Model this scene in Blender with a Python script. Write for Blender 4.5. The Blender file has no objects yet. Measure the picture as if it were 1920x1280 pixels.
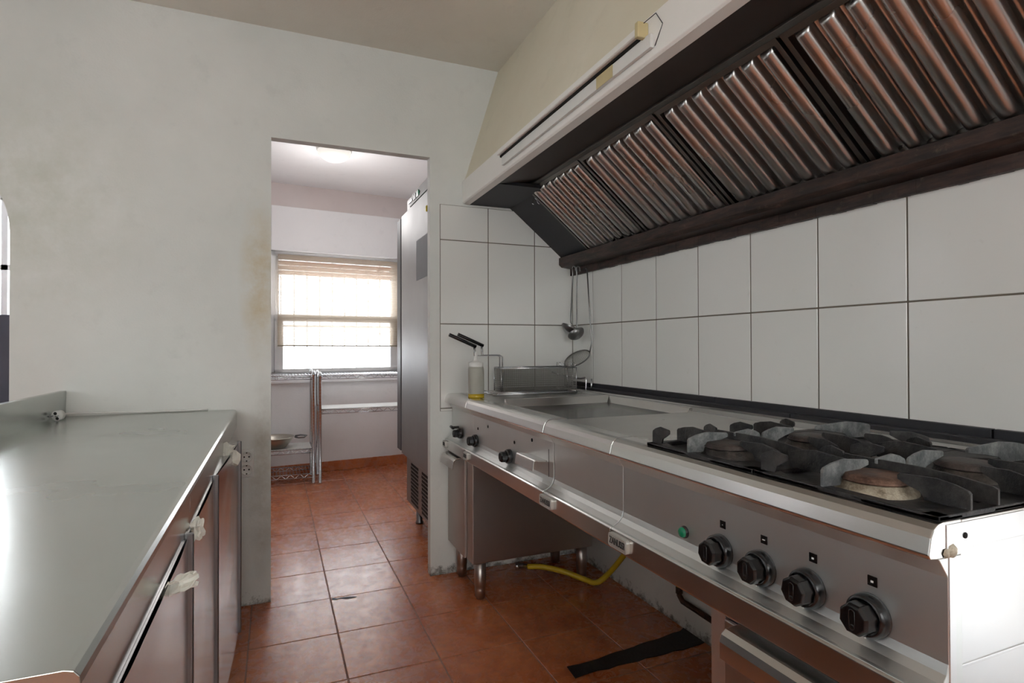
import bpy, math, random
from mathutils import Vector, Matrix, noise as mnoise
random.seed(7)
SC = bpy.context.scene
COL = SC.collection

# ------------------------------------------------------------------ camera
F_PX, YAW, PITCH, ROLL, CAM_H = 1071.1, math.radians(22.57), math.radians(.4716), math.radians(-.148), 1.12
fw = Vector((math.sin(YAW)*math.cos(PITCH), math.cos(YAW)*math.cos(PITCH), math.sin(PITCH)))
rt = Vector((math.cos(YAW), -math.sin(YAW), 0)); up = rt.cross(fw)
rt2 = rt*math.cos(ROLL)+up*math.sin(ROLL); up2 = -rt*math.sin(ROLL)+up*math.cos(ROLL)
cd = bpy.data.cameras.new('camera'); cam = bpy.data.objects.new('camera', cd); COL.objects.link(cam)
cd.sensor_width = 36; cd.lens = F_PX*36/1920; cd.clip_start = .02
cam.matrix_world = Matrix(((rt2.x, up2.x, -fw.x, 0), (rt2.y, up2.y, -fw.y, 0), (rt2.z, up2.z, -fw.z, CAM_H), (0, 0, 0, 1)))
SC.camera = cam

# ------------------------------------------------------------------ light
w = bpy.data.worlds.new('daylight'); SC.world = w; w.use_nodes = True
w.node_tree.nodes['Background'].inputs[0].default_value = (.86, .93, 1, 1)
w.node_tree.nodes['Background'].inputs[1].default_value = 1.2
def area(name, loc, target, sx, sy, power, col=(1, 1, 1)):
    l = bpy.data.lights.new(name, 'AREA'); l.shape = 'RECTANGLE'; l.size = sx; l.size_y = sy; l.energy = power; l.color = col
    o = bpy.data.objects.new(name, l); COL.objects.link(o); o.location = loc
    o.rotation_euler = (Vector(target)-Vector(loc)).to_track_quat('-Z', 'Y').to_euler()
    return o
area('daylight_far_window', (.55, 5.95, 1.5), (.45, 0, 1.3), 1.3, 1.3, 64, (.93, .96, 1))
area('daylight_dining_window', (-2.0, 5.95, 1.7), (-1.6, 0, 1.3), 1.9, 1.5, 92, (.93, .97, 1))
area('daylight_right_door', (1.85, -.62, 1.25), (-3, -.62, 1.15), 1.5, 1.9, 19, (1, .98, .94))
area('daylight_rear_window', (-.5, -2.55, 1.6), (-.5, 3, 1.3), 2.4, 1.2, 54, (1, .99, .96))
area('daylight_left_window', (-2.75, .7, 1.6), (3, .7, 1.4), 1.9, 1.2, 14, (.95, .98, 1))
SC.view_settings.view_transform = 'Standard'; SC.view_settings.look = 'None'
SC.view_settings.gamma = 1; SC.view_settings.use_curve_mapping = False
SC.view_settings.exposure = -0.12

# ------------------------------------------------------------------ mesh helpers
class M:
    def __init__(s, xf=None): s.V = []; s.F = []; s.xf = xf; s.sm = []
    def add(s, vs, fs, smooth=False):
        b = len(s.V)
        s.V += [tuple(s.xf @ Vector(v)) if s.xf else tuple(v) for v in vs]
        s.F += [tuple(b+i for i in f) for f in fs]; s.sm += [smooth]*len(fs)
        return s
    def box(s, x0, x1, y0, y1, z0, z1):
        v = [(x0, y0, z0), (x1, y0, z0), (x1, y1, z0), (x0, y1, z0), (x0, y0, z1), (x1, y0, z1), (x1, y1, z1), (x0, y1, z1)]
        return s.add(v, [(0, 3, 2, 1), (4, 5, 6, 7), (0, 1, 5, 4), (1, 2, 6, 5), (2, 3, 7, 6), (3, 0, 4, 7)])
    def prism(s, poly, a, b, axis='y', smooth=False):
        n = len(poly)
        def P(p, t): return (p[0], t, p[1]) if axis == 'y' else ((t, p[0], p[1]) if axis == 'x' else (p[0], p[1], t))
        v = [P(p, a) for p in poly]+[P(p, b) for p in poly]
        s.add(v, [tuple(range(n)), tuple(range(2*n-1, n-1, -1))])
        bi = len(s.V)-2*n
        for i in range(n):
            j = (i+1) % n; s.F.append((bi+i, bi+n+i, bi+n+j, bi+j)); s.sm.append(smooth)
        return s
    def tube(s, pts, r, n=8, cap=True, closed=False):
        pts = [Vector(p) for p in pts]; m = len(pts); rs = r if isinstance(r, (list, tuple)) else [r]*m
        t0 = (pts[1]-pts[0]).normalized(); a = Vector((0, 0, 1)) if abs(t0.z) < .9 else Vector((1, 0, 0))
        u = t0.cross(a).normalized(); vs = []
        for i, p in enumerate(pts):
            if closed: t = (pts[(i+1) % m]-pts[i-1]).normalized()
            else: t = ((pts[i+1]-p).normalized() if i < m-1 else Vector()) + ((p-pts[i-1]).normalized() if i else Vector())
            t = t.normalized() if t.length else t0
            u = (u-t*u.dot(t)).normalized(); v = t.cross(u)
            for k in range(n):
                q = 2*math.pi*k/n; vs.append(p+u*math.cos(q)*rs[i]+v*math.sin(q)*rs[i])
        fs = []
        for i in range(m if closed else m-1):
            for k in range(n):
                a0 = i*n+k; a1 = i*n+(k+1) % n; b0 = ((i+1) % m)*n+k; b1 = ((i+1) % m)*n+(k+1) % n
                fs.append((a0, a1, b1, b0))
        s.add(vs, fs, True)
        if cap and not closed:
            b = len(s.V)-len(vs)
            s.F.append(tuple(b+k for k in range(n-1, -1, -1))); s.F.append(tuple(b+(m-1)*n+k for k in range(n))); s.sm += [False]*2
        return s
    def lathe(s, prof, c, ax=(0, 0, 1), n=24, smooth=True):
        ax = Vector(ax).normalized(); a = Vector((0, 0, 1)) if abs(ax.z) < .9 else Vector((1, 0, 0))
        u = ax.cross(a).normalized(); v = ax.cross(u); c = Vector(c); vs = []
        for r, h in prof:
            for k in range(n):
                q = 2*math.pi*k/n; vs.append(c+ax*h+(u*math.cos(q)+v*math.sin(q))*max(r, 1e-5))
        fs = [(i*n+k, i*n+(k+1) % n, (i+1)*n+(k+1) % n, (i+1)*n+k) for i in range(len(prof)-1) for k in range(n)]
        return s.add(vs, fs, smooth)
    def build(s, name, mat, parent=None, bevel=0, seg=2, label=None, smooth=None):
        me = bpy.data.meshes.new(name); me.from_pydata(s.V, [], s.F); me.materials.append(mat)
        o = bpy.data.objects.new(name, me); COL.objects.link(o)
        if parent:
            o.parent = parent; r = parent
            off = Vector(r.location)
            while r.parent: r = r.parent; off += Vector(r.location)
        else:
            xs = [v[0] for v in s.V]; ys = [v[1] for v in s.V]; zs = [v[2] for v in s.V]
            off = Vector(((min(xs)+max(xs))/2, (min(ys)+max(ys))/2, min(zs))); o.location = off
        for v in me.vertices: v.co -= off
        import bmesh
        bm = bmesh.new(); bm.from_mesh(me); bmesh.ops.recalc_face_normals(bm, faces=bm.faces); bm.to_mesh(me); bm.free()
        for p, q in zip(me.polygons, s.sm): p.use_smooth = q
        if smooth: 
            for p in me.polygons: p.use_smooth = True
        if bevel:
            b = o.modifiers.new('bevel', 'BEVEL'); b.width = bevel; b.segments = seg; b.limit_method = 'ANGLE'; b.angle_limit = math.radians(40)
        if label: o['label'] = label
        return o
def tag(o, label, cat, group=None, kind=None):
    o['label'] = label; o['category'] = cat
    if group: o['group'] = group
    if kind: o['kind'] = kind
    return o
def struct(o): o['kind'] = 'structure'; return o
def thing(name, label, cat, loc, group=None):
    o = bpy.data.objects.new(name, None); COL.objects.link(o); o.location = loc; o.empty_display_size = .1
    return tag(o, label, cat, group)
def arc(cx, cz, r, a0, a1, n=6):
    return [(cx+r*math.cos(math.radians(a0+(a1-a0)*i/n)), cz+r*math.sin(math.radians(a0+(a1-a0)*i/n))) for i in range(n+1)]

# ------------------------------------------------------------------ materials
def srgb(r, g, b):
    f = lambda c: (c/255/12.92 if c/255 <= .04045 else ((c/255+.055)/1.055)**2.4)
    return (f(r), f(g), f(b), 1)
class N:
    def __init__(s, name):
        s.m = bpy.data.materials.new(name); s.m.use_nodes = True; s.t = s.m.node_tree; s.b = s.t.nodes['Principled BSDF']
        s.pos = s.t.nodes.new('ShaderNodeNewGeometry').outputs['Position']
    def new(s, t, **k):
        n = s.t.nodes.new(t)
        for a, v in k.items(): setattr(n, a, v)
        return n
    def L(s, a, b): s.t.links.new(a, b)
    def vec(s, scale=(1, 1, 1), src=None):
        n = s.new('ShaderNodeVectorMath', operation='MULTIPLY'); s.L(src or s.pos, n.inputs[0]); n.inputs[1].default_value = scale; return n.outputs[0]
    def noise(s, scale, detail=4, rough=.5, vec=None, dist=0):
        n = s.new('ShaderNodeTexNoise'); n.inputs['Scale'].default_value = scale; n.inputs['Detail'].default_value = detail
        n.inputs['Roughness'].default_value = rough; n.inputs['Distortion'].default_value = dist; s.L(vec or s.pos, n.inputs['Vector']); return n.outputs[0]
    def ramp(s, v, p0, p1, a=0., b=1.):
        n = s.new('ShaderNodeMapRange'); s.L(v, n.inputs[0]); n.inputs[1].default_value = p0; n.inputs[2].default_value = p1
        n.inputs[3].default_value = a; n.inputs[4].default_value = b; return n.outputs[0]
    def mix(s, f, a, b):
        n = s.new('ShaderNodeMix', data_type='RGBA')
        if isinstance(f, (int, float)): n.inputs[0].default_value = f
        else: s.L(f, n.inputs[0])
        for x, i in ((a, 6), (b, 7)):
            if isinstance(x, tuple): n.inputs[i].default_value = x
            else: s.L(x, n.inputs[i])
        return n.outputs[2]
    def math(s, op, a, b=0.):
        n = s.new('ShaderNodeMath', operation=op)
        for x, i in ((a, 0), (b, 1)):
            if isinstance(x, (int, float)): n.inputs[i].default_value = x
            else: s.L(x, n.inputs[i])
        return n.outputs[0]
    def blob(s, c, r):   # 1 at point c, falling to 0 at distance r (a stain with its own place)
        n = s.new('ShaderNodeVectorMath', operation='SUBTRACT'); s.L(s.pos, n.inputs[0]); n.inputs[1].default_value = c
        k = s.vec((1/r[0], 1/r[1], 1/r[2]), n.outputs[0])
        l = s.new('ShaderNodeVectorMath', operation='LENGTH'); s.L(k, l.inputs[0]); return s.ramp(l.outputs['Value'], 1, .2)
    def set(s, **k):
        for a, v in k.items():
            i = s.b.inputs[a.replace('_', ' ')]
            if hasattr(v, 'node'): s.L(v, i)
            else: i.default_value = v
        return s
    def bump(s, h, strength, dist=.002):
        n = s.new('ShaderNodeBump'); n.inputs['Strength'].default_value = strength; n.inputs['Distance'].default_value = dist
        s.L(h, n.inputs['Height']); s.L(n.outputs[0], s.b.inputs['Normal']); return s
def simple(name, col, rough=.5, metal=0., **k):
    n = N(name); v = n.noise(14, 3); dark = tuple(c*.86 for c in col[:3])+(1,)
    n.set(Base_Color=n.mix(v, dark, col), Roughness=rough, Metallic=metal, **k); return n.m
def plaster(name, a, b, stains=(), rough=.7, grime=False, bumpy=.35):
    n = N(name); c = n.mix(n.ramp(n.noise(1.3, 5, .6), .35, .68), a, b)
    c = n.mix(n.ramp(n.noise(9, 6, .65), .58, .8, 0, .28), c, tuple(x*.72 for x in a[:3])+(1,))
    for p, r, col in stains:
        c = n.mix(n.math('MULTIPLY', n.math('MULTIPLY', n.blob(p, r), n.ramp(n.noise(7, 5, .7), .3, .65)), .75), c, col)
    if grime:
        sep = n.new('ShaderNodeSeparateXYZ'); n.L(n.pos, sep.inputs[0])
        g = n.math('ADD', n.math('MULTIPLY', sep.outputs[2], -9.), n.math('MULTIPLY', n.noise(16, 6, .75), 2.4))
        c = n.mix(n.ramp(g, .95, 1.3, 0, .85), c, srgb(70, 62, 52))
    n.set(Base_Color=c, Roughness=rough)
    n.bump(n.math('ADD', n.noise(120, 3), n.math('MULTIPLY', n.noise(7, 3), 3.)), bumpy, .0016); return n.m
def steel(name, tone, rough=.3, axis=(1, 60, 60), blot=.25, warm=(1, 1, 1), bump=.08, tint=None):
    n = N(name); t = (tone*warm[0], tone*warm[1], tone*warm[2], 1)
    bl = n.noise(2.6, 4, .55)
    c = n.mix(n.ramp(bl, .36, .74, 0, blot), t, tuple(x*.62 for x in t[:3])+(1,))
    if tint: c = n.mix(n.ramp(n.noise(2.2, 3, .5, n.vec(tint[2])), .45, .7, 0, tint[1]), c, tint[0])
    n.set(Base_Color=c, Metallic=1., Roughness=n.ramp(bl, .35, .75, rough, rough+.07)); n.bump(n.noise(2.2, 2), bump, .02); return n.m
A_ = srgb
m_wall = plaster('plaster_wall_white', A_(212, 214, 210), A_(226, 227, 223),
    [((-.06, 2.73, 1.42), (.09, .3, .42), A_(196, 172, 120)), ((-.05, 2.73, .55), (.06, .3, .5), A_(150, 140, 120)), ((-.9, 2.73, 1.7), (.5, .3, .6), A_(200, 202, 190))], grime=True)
m_canopy = plaster('plaster_canopy_cream', A_(220, 212, 190), A_(230, 223, 204), rough=.6)
m_ceil = plaster('plaster_ceiling', A_(222, 217, 206), A_(232, 228, 218), rough=.8)
m_fascia = plaster('fascia_white_paint', A_(236, 234, 228), A_(244, 242, 238), rough=.45, bumpy=.2)
m_back = plaster('plaster_back_room', A_(240, 239, 240), A_(246, 245, 246), rough=.7)
m_band = plaster('plaster_pinkish', A_(215, 203, 200), A_(222, 212, 210), rough=.7)
def m_floor_():
    n = N('terracotta_tile'); big = n.noise(3.2, 5, .6); fine = n.noise(22, 6, .66, None, .8); sp = n.noise(90, 4, .6)
    c = n.mix(n.ramp(big, .35, .68), A_(176, 94, 52), A_(208, 130, 82))
    c = n.mix(n.ramp(fine, .45, .72, 0, .6), c, A_(132, 64, 36))
    c = n.mix(n.ramp(sp, .66, .78, 0, .35), c, A_(70, 42, 32))
    n.set(Base_Color=c, Roughness=n.ramp(fine, .3, .75, .2, .36)); n.b.inputs['Specular IOR Level'].default_value = 1.
    n.bump(n.math('ADD', n.noise(30, 3, .5), n.math('MULTIPLY', big, 2.)), .22, .0022); return n.m
m_floor = m_floor_()
m_grout = simple('floor_grout', A_(150, 118, 104), .8)
def m_tile_():
    n = N('glazed_wall_tile'); c = n.mix(n.noise(1.5, 3), A_(222, 222, 218), A_(232, 232, 228))
    c = n.mix(n.ramp(n.noise(22, 5, .7), .64, .8, 0, .18), c, A_(150, 140, 120))
    n.set(Base_Color=c, Roughness=.14); n.bump(n.noise(3, 2), .25, .004); return n.m
m_tile = m_tile_()
m_tgrout = simple('tile_grout', A_(112, 104, 92), .8)
m_top = steel('steel_counter_top', .56, .22, (1.5, 26, 26), .16, (.97, 1, .96), .1)
m_door = steel('steel_counter_door', .52, .17, (40, 40, 1.2), .15, (1, .97, .98), .22)
m_front = steel('steel_range_front', .72, .4, (60, 1, 60), .2, (.98, 1, .98), .06)
m_nose = steel('steel_range_edge', .66, .22, (60, 1, 60), .15, (1, .99, .96), .05)
m_rtop = steel('steel_range_top', .58, .27, (30, 1.5, 30), .35, (1, .97, .92), .08)
m_side = steel('steel_side_panel', .72, .38, (40, 40, 1.5), .12, (1, 1, 1), .05)
m_cab = steel('steel_cabinet_brown', .46, .34, (50, 50, 1.2), .25, (1, .9, .84), .06)
m_fridge = steel('steel_refrigerator', .34, .5, (40, 40, 1.2), .15, (1, 1, 1), .05)
m_strip2 = simple('dark_grey_profile', A_(84, 84, 88), .5)
m_edge = steel('steel_dark_edge', .26, .35, (30, 30, 2), .2, (.95, .96, 1))
m_chrome = simple('chrome_wire', A_(205, 207, 210), .22, 1.)
m_baffle = steel('steel_baffle', .50, .26, (2, 60, 2), .15, (1, .98, .95), .0, (A_(176, 112, 74), .0, (1.2, 9, 1.2)))
m_bframe = steel('steel_filter_frame', .2, .38, (20, 20, 20), .4, (1, .95, .88), .1)
m_hdark = simple('hood_brown_metal', A_(58, 44, 38), .42, .35)
m_hblack = simple('hood_black_metal', A_(34, 35, 40), .5, .2)
def m_gutter_():
    n = N('greasy_gutter'); v = n.noise(9, 7, .7, n.vec((6, 1, 6))); c = n.mix(n.ramp(v, .4, .62), A_(36, 30, 28), A_(74, 54, 48))
    c = n.mix(n.ramp(n.noise(26, 6, .7), .6, .76, 0, .35), c, A_(150, 136, 118)); n.set(Base_Color=c, Roughness=.45, Metallic=.2); n.bump(v, .3, .003); return n.m
m_gutter = m_gutter_()
m_black = simple('black_plastic', A_(16, 17, 18), .25)
m_knob = simple('knob_black', A_(18, 18, 20), .25)
m_strip = simple('black_strip', A_(38, 39, 44), .5)
def m_iron_(nm, d, l):
    n = N(nm); v = n.noise(26, 8, .72); c = n.mix(n.ramp(v, .42, .7), d, l)
    n.set(Base_Color=c, Roughness=n.ramp(v, .3, .7, .32, .6), Metallic=.35); n.bump(n.noise(110, 5, .7), .8, .003); return n.m
m_iron = m_iron_('cast_iron', A_(34, 34, 36), A_(78, 76, 74))
m_ironl = m_iron_('cast_iron_lit', A_(96, 100, 102), A_(168, 170, 168))  # paler copy of the cast iron, light on the fin faces put into the colour
m_burner = m_iron_('burner_cap_rusty', A_(74, 50, 40), A_(150, 118, 100))
m_bdark = m_iron_('burner_ring_dark', A_(44, 40, 38), A_(108, 100, 92)); m_cdark = m_iron_('burner_cap_dark', A_(52, 46, 44), A_(104, 92, 86))
m_brass = m_iron_('burner_ring', A_(120, 108, 90), A_(210, 200, 180))
m_green = simple('green_lens', A_(8, 120, 82), .2)
m_yellow = simple('yellow_rubber', A_(196, 168, 30), .4)
m_ytape = simple('yellowed_tape', A_(205, 190, 145), .5)
m_white = simple('white_plastic', A_(232, 232, 228), .35)
m_paint = simple('white_window_paint', A_(226, 226, 226), .4)
m_rag = simple('white_paper', A_(232, 230, 220), .8)
m_rust = m_iron_('rusty_pipe', A_(52, 38, 30), A_(104, 74, 52))
m_tape = m_iron_('black_floor_strip', A_(34, 33, 34), A_(66, 60, 56))
m_pad = simple('dark_grey_shade', A_(70, 68, 82), .5)
m_hole = simple('black_hole', (.004, .004, .004, 1), .9)
m_paper = simple('grey_paper_sheet', A_(128, 130, 134), .7)
m_ypaint = simple('yellow_sticker', A_(214, 190, 20), .4)
m_text = simple('engraved_dark_letters', A_(74, 72, 70), .5)
m_plate = simple('name_plate_grey', A_(196, 194, 188), .4, .5)
m_gl = N('clear_glass'); m_gl.set(Base_Color=(1, 1, 1, 1), Roughness=0., IOR=1.02, Transmission_Weight=1.); m_glass = m_gl.m
def m_blind_():
    n = N('woven_blind'); v = n.noise(40, 3, .6, n.vec((.3, .3, 9))); c = n.mix(v, A_(180, 166, 146), A_(208, 200, 190))
    d = n.new('ShaderNodeBsdfDiffuse'); t = n.new('ShaderNodeBsdfTranslucent'); tr = n.new('ShaderNodeBsdfTransparent')
    n.L(c, d.inputs[0]); n.L(c, t.inputs[0]); a = n.new('ShaderNodeMixShader'); n.L(d.outputs[0], a.inputs[1]); n.L(t.outputs[0], a.inputs[2])
    b = n.new('ShaderNodeMixShader'); b.inputs[0].default_value = .3; n.L(a.outputs[0], b.inputs[1]); n.L(tr.outputs[0], b.inputs[2])
    n.L(b.outputs[0], n.t.nodes['Material Output'].inputs[0]); return n.m
m_blind = m_blind_()
def m_slat_():
    n = N('orange_shutter_slats'); d = n.new('ShaderNodeBsdfDiffuse'); t = n.new('ShaderNodeBsdfTranslucent'); a = n.new('ShaderNodeMixShader'); a.inputs[0].default_value = .5
    d.inputs[0].default_value = A_(226, 166, 112); t.inputs[0].default_value = A_(170, 98, 52)
    n.L(d.outputs[0], a.inputs[1]); n.L(t.outputs[0], a.inputs[2]); n.L(a.outputs[0], n.t.nodes['Material Output'].inputs[0]); return n.m
m_slat = m_slat_()
m_sl = N('translucent_bottle'); m_sl.set(Base_Color=A_(205, 204, 194), Roughness=.4, Transmission_Weight=.5, IOR=1.3); m_bottle = m_sl.m
m_oil = simple('yellow_oil', A_(190, 160, 30), .2)
def m_mesh_():   # woven wire screen: real wires of one panel kept inside the material's pattern
    n = N('basket_wire'); n.set(Base_Color=A_(150, 148, 142), Metallic=1., Roughness=.35); return n.m
m_wire = m_mesh_()
m_uten = simple('dull_steel_utensil', A_(138, 138, 138), .34, 1.)

# ------------------------------------------------------------------ setting
D, W, CE = 2.728, 1.49, 2.533
# floor with individual tiles modelled in one mesh
f = M(); f.box(-3.3, 1.62, -2.3, 5.75, -.05, -.0015); struct(f.build('floor_2', m_grout)).name = 'floor_grout'
f = M(); fx, fy, tx, ty = .2298, 2.669, .32, .335
for i in range(-12, 5):
    for j in range(-10, 16):
        x0 = max(fx+i*tx+.0022, -3.3); x1 = min(fx+(i+1)*tx-.0022, 1.6); y0 = fy-j*ty+.0022; y1 = fy-(j-1)*ty-.0022
        if x1-x0 < .02 or y1 > 5.75: continue
        dz = random.uniform(-.0004, .0004); f.box(x0, x1, y0, y1, -.01, dz)
struct(f.build('floor', m_floor, bevel=.0015, seg=1))
# dividing wall (plane y=D+.007) with the doorway and the arched opening
YW0, YW1 = 2.735, 2.785
JL, JR, LZ = -.0145, .703, 2.047
b = M(); b.box(JL, JR, YW0, YW1, LZ, CE+.1); b.box(JR, 1.62, YW0, YW1, 0, CE+.1); b.box(-.93, JL, YW0, YW1, 0, CE+.1)
AX, AR = -.93, .42   # arch: right jamb x, arch radius
b.box(-1.9, AX, YW0, YW1, 0, .9)
ap = [(AX, 1.56)]+[(AX-.52+.52*math.cos(math.radians(a)), 1.56+.42*math.sin(math.radians(a))) for a in range(6, 180, 6)]+[(AX-1.04, 1.56)]
b.prism([(AX, CE+.1)]+ap+[(AX-1.04, CE+.1)], YW0, YW1)
b.box(-3.3, AX-1.04, YW0, YW1, 0, CE+.1)
struct(b.build('wall_back', m_wall))
b = M(); b.box(-2.5, 1.62, -2.3, YW0, CE, CE+.08); struct(b.build('ceiling', m_ceil))
# right wall: solid behind the range, glazed door opening nearer than the camera
b = M(); b.box(1.5, 1.62, .22, YW1, 0, CE+.1); b.box(1.5, 1.62, -2.3, -1.4, 0, CE+.1); b.box(1.5, 1.62, -1.4, .22, 2.15, CE+.1); b.box(1.5, 1.62, -1.4, .22, 0, .25)
struct(b.build('wall_right', m_wall))
b = M(); b.box(-2.5, -2.4, -2.3, -.3, 0, CE+.1); b.box(-2.5, -2.4, 1.7, YW0, 0, CE+.1); b.box(-2.5, -2.4, -.3, 1.7, 0, .95); b.box(-2.5, -2.4, -.3, 1.7, 2.15, CE+.1)
struct(b.build('wall_left', m_wall))
b = M(); b.box(-2.4, -1.75, -2.3, -2.2, 0, CE+.1); b.box(.75, 1.5, -2.3, -2.2, 0, CE+.1); b.box(-1.75, .75, -2.3, -2.2, 0, .95); b.box(-1.75, .75, -2.3, -2.2, 2.15, CE+.1)
struct(b.build('wall_front', m_wall))
# wall tiles
def tiles(name, axis, plane, us, vs, back):
    g = .0022; t = M(); 
    for a0, a1 in zip(us[:-1], us[1:]):
        for z0, z1 in zip(vs[:-1], vs[1:]):
            if axis == 'x': t.box(plane, back, a0+g, a1-g, z0+g, z1-g)
            else: t.box(a0+g, a1-g, plane, back, z0+g, z1-g)
    return struct(t.build(name, m_tile, bevel=.0012, seg=1))
zr = 1.2308
tiles('wall_tiles_back', 'y', D, [.752, 1.0043, 1.2643, W], [.80, .815, zr, zr+.416, 1.822], D+.006)
tiles('wall_tiles_right', 'x', W, [-.02]+[2.517-.26*i for i in range(9, -1, -1)]+[D], [.80, .815, zr, zr+.416], W+.006)
g = M(); g.box(.7525, W, D+.0015, YW0+.001, .801, 1.8215); struct(g.build('trim_1', m_tgrout))
g = M(); g.box(W+.0015, 1.501, -.018, D, .801, 1.646); struct(g.build('trim_2', m_tgrout))

# back room
YC = 2.56
R = Matrix.Translation((.5, 5.42, 0)) @ Matrix.Rotation(math.atan(.11), 4, 'Z') @ Matrix.Translation((-.5, 0, 0))   # far wall frame, local y=0 is its face
b = M(); b.box(-3.3, 1.62, YW1, 5.75, YC, YC+.08); struct(b.build('ceiling_2', m_back)).name = 'ceiling_back_room'
b = M(R)
wx0, wx1, wz0, wz1 = -.03, 1.13, .875, 1.965
b.box(-1.0, wx0, 0, .2, 0, 2.352); b.box(wx1, 1.7, 0, .2, 0, 2.352); b.box(wx0, wx1, 0, .2, 0, wz0); b.box(wx0, wx1, 0, .2, wz1, 2.352)
struct(b.build('wall_far', m_back, bevel=.004))
b = M(R); b.box(-1.0, 1.7, .04, .2, 2.352, YC+.02); struct(b.build('wall_far_upper', m_band))
b = M(); b.box(-.93, -.86, YW1, 5.6, 0, YC+.02); struct(b.build('wall_partition', m_back))
b = M(); b.box(1.56, 1.62, YW1, 5.75, 0, YC+.02); struct(b.build('wall_right_back_room', m_back))
b = M(R); b.box(-1.0, 1.7, -.012, .0, 0, .085); struct(b.build('baseboard_far', m_floor, bevel=.002))
b = M(); b.box(1.548, 1.56, YW1, 5.5, 0, .085); struct(b.build('baseboard_right', m_floor, bevel=.002))
# far window
def win_frame():
    fm = M(R); t = .045
    fm.box(wx0, wx0+t, .05, .11, wz0, wz1); fm.box(wx1-t, wx1, .05, .11, wz0, wz1); fm.box(wx0, wx1, .05, .11, wz1-t, wz1); fm.box(wx0, wx1, .05, .11, wz0, wz0+.03)
    o = struct(fm.build('window_1', m_paint, bevel=.004))
    s1 = M(R); a, c = wx0+.03, wx1-.03
    s1.box(a, c, .02, .06, 1.345, 1.405); s1.box(a, a+.07, .02, .06, wz0+.02, 1.37); s1.box(c-.07, c, .02, .06, wz0+.02, 1.37); s1.box(a, c, .02, .06, wz0+.02, wz0+.05)
    s1.build('lower_sash', m_paint, o, .004)
    s2 = M(R); s2.box(a, a+.04, .065, .1, 1.37, wz1-.03); s2.box(c-.04, c, .065, .1, 1.37, wz1-.03); s2.box(a, c, .065, .1, wz1-.07, wz1-.03)
    s2.build('upper_sash', m_paint, o, .003)
    s3 = M(R); s3.box(a+.05, c-.05, .038, .042, wz0+.05, 1.35); s3.build('lower_pane', m_glass, o)
    s4 = M(R); s4.box(a+.04, c-.04, .08, .084, 1.40, wz1-.07); s4.build('upper_pane', m_glass, o)
    s5 = M(R)
    for k in range(3):
        z = wz1-.075-k*.043; s5.prism([(.112, z), (.122, z-.004), (.125, z-.02), (.122, z-.037), (.112, z-.04), (.116, z-.02)], a+.04, c-.04, 'x')
    for k in range(26):
        if k % 3: s5.box(a+.05+k*.04, a+.072+k*.04, .114, .118, wz1-.12, wz1-.112)
    s5.build('roller_shutter', m_slat, o)
    s6 = M(R)
    for k in range(10): s6.tube([(a+.07+k*.113, .19, wz0), (a+.07+k*.113, .19, wz1)], .006, 6)
    s6.box(a, c, .184, .196, 1.30, 1.318); s6.build('security_bars', m_paint, o)
    s7 = M(R)
    s7.box(-.5, 1.5, -.035, 0, .80, .865); s7.box(-.5, 1.5, -.02, .06, .865, .878)
    struct(s7.build('window_sill', m_back, o, .006))
win_frame()
b = M(R); nb = 34
for k in range(nb):   # woven slat blind hanging in front of the window
    z0 = 1.135+k*(1.93-1.135)/nb; y = -.012+.002*math.sin(k*.9)
    b.box(.02, 1.12, y, y+.0012, z0, z0+.0231)
bl = thing('window_blind', 'pale woven roll blind hanging over the upper part of the far window', 'blind', (.55, 5.41, 1.13))
b.build('slats', m_blind, bl)
b = M(R); b.tube([(.0, -.012, 1.938), (1.13, -.012, 1.938)], .012, 8); b.build('head_rail', m_paint, bl)
b = M(R); b.tube([(.02, -.012, 1.13), (1.12, -.012, 1.125)], .006, 8); b.build('bottom_bar', simple('blind_bar', A_(170, 160, 140), .5), bl)
# ceiling lamp of the back room
t = thing('ceiling_lamp', 'round glass dome lamp on the ceiling beyond the doorway', 'lamp', (.40, 4.32, YC))
M().lathe([(.125, 0), (.125, -.018), (.118, -.022)], (.40, 4.32, YC), n=32).build('base_ring', m_white, t)
M().lathe([(.118, -.02), (.112, -.045), (.09, -.072), (.055, -.09), (.001, -.098)], (.40, 4.32, YC), n=32).build('glass_dome', simple('opal_glass', A_(240, 238, 228), .15, Emission_Color=(1, .98, .93, 1), Emission_Strength=.45), t)

pl_ = bpy.data.lights.new('dome_lamp_glow', 'POINT'); pl_.energy = 12; pl_.shadow_soft_size = .2; pl_.color = (1, .97, .96)
po = bpy.data.objects.new('dome_lamp_glow', pl_); COL.objects.link(po); po.location = (.40, 4.32, 2.12)
# dining side beyond the arch
b = M(); b.box(-3.3, -2.75, 5.55, 5.7, 0, YC); b.box(-1.1, -.93, 5.55, 5.7, 0, YC); b.box(-2.75, -1.1, 5.55, 5.7, 0, .95); b.box(-2.75, -1.1, 5.55, 5.7, 2.3, YC); struct(b.build('wall_dining', m_back))
b = M(); b.box(-3.38, -3.3, YW1, 5.7, 0, YC); struct(b.build('wall_dining_left', m_back))
b = M(); 
for x in (-2.75, -1.95, -1.14): b.box(x, x+.04, 5.58, 5.64, .95, 2.3)
for z in (.95, 1.72, 2.26): b.box(-2.75, -1.1, 5.58, 5.64, z, z+.04)
o = struct(b.build('window_2', m_paint)); M().box(-2.74, -1.11, 5.60, 5.604, .96, 2.29).build('pane', m_glass, o)
b = M(); b.box(-1.7, -1.02, 3.3, 3.34, 0, 1.27); tag(b.build('arch_shade_panel', m_pad, bevel=.004), 'added dark purple-grey sheet standing in for the shade seen through the arched opening at left', 'panel')  # dark sheet added in place of the shaded wall and furniture beyond the arch

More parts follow.
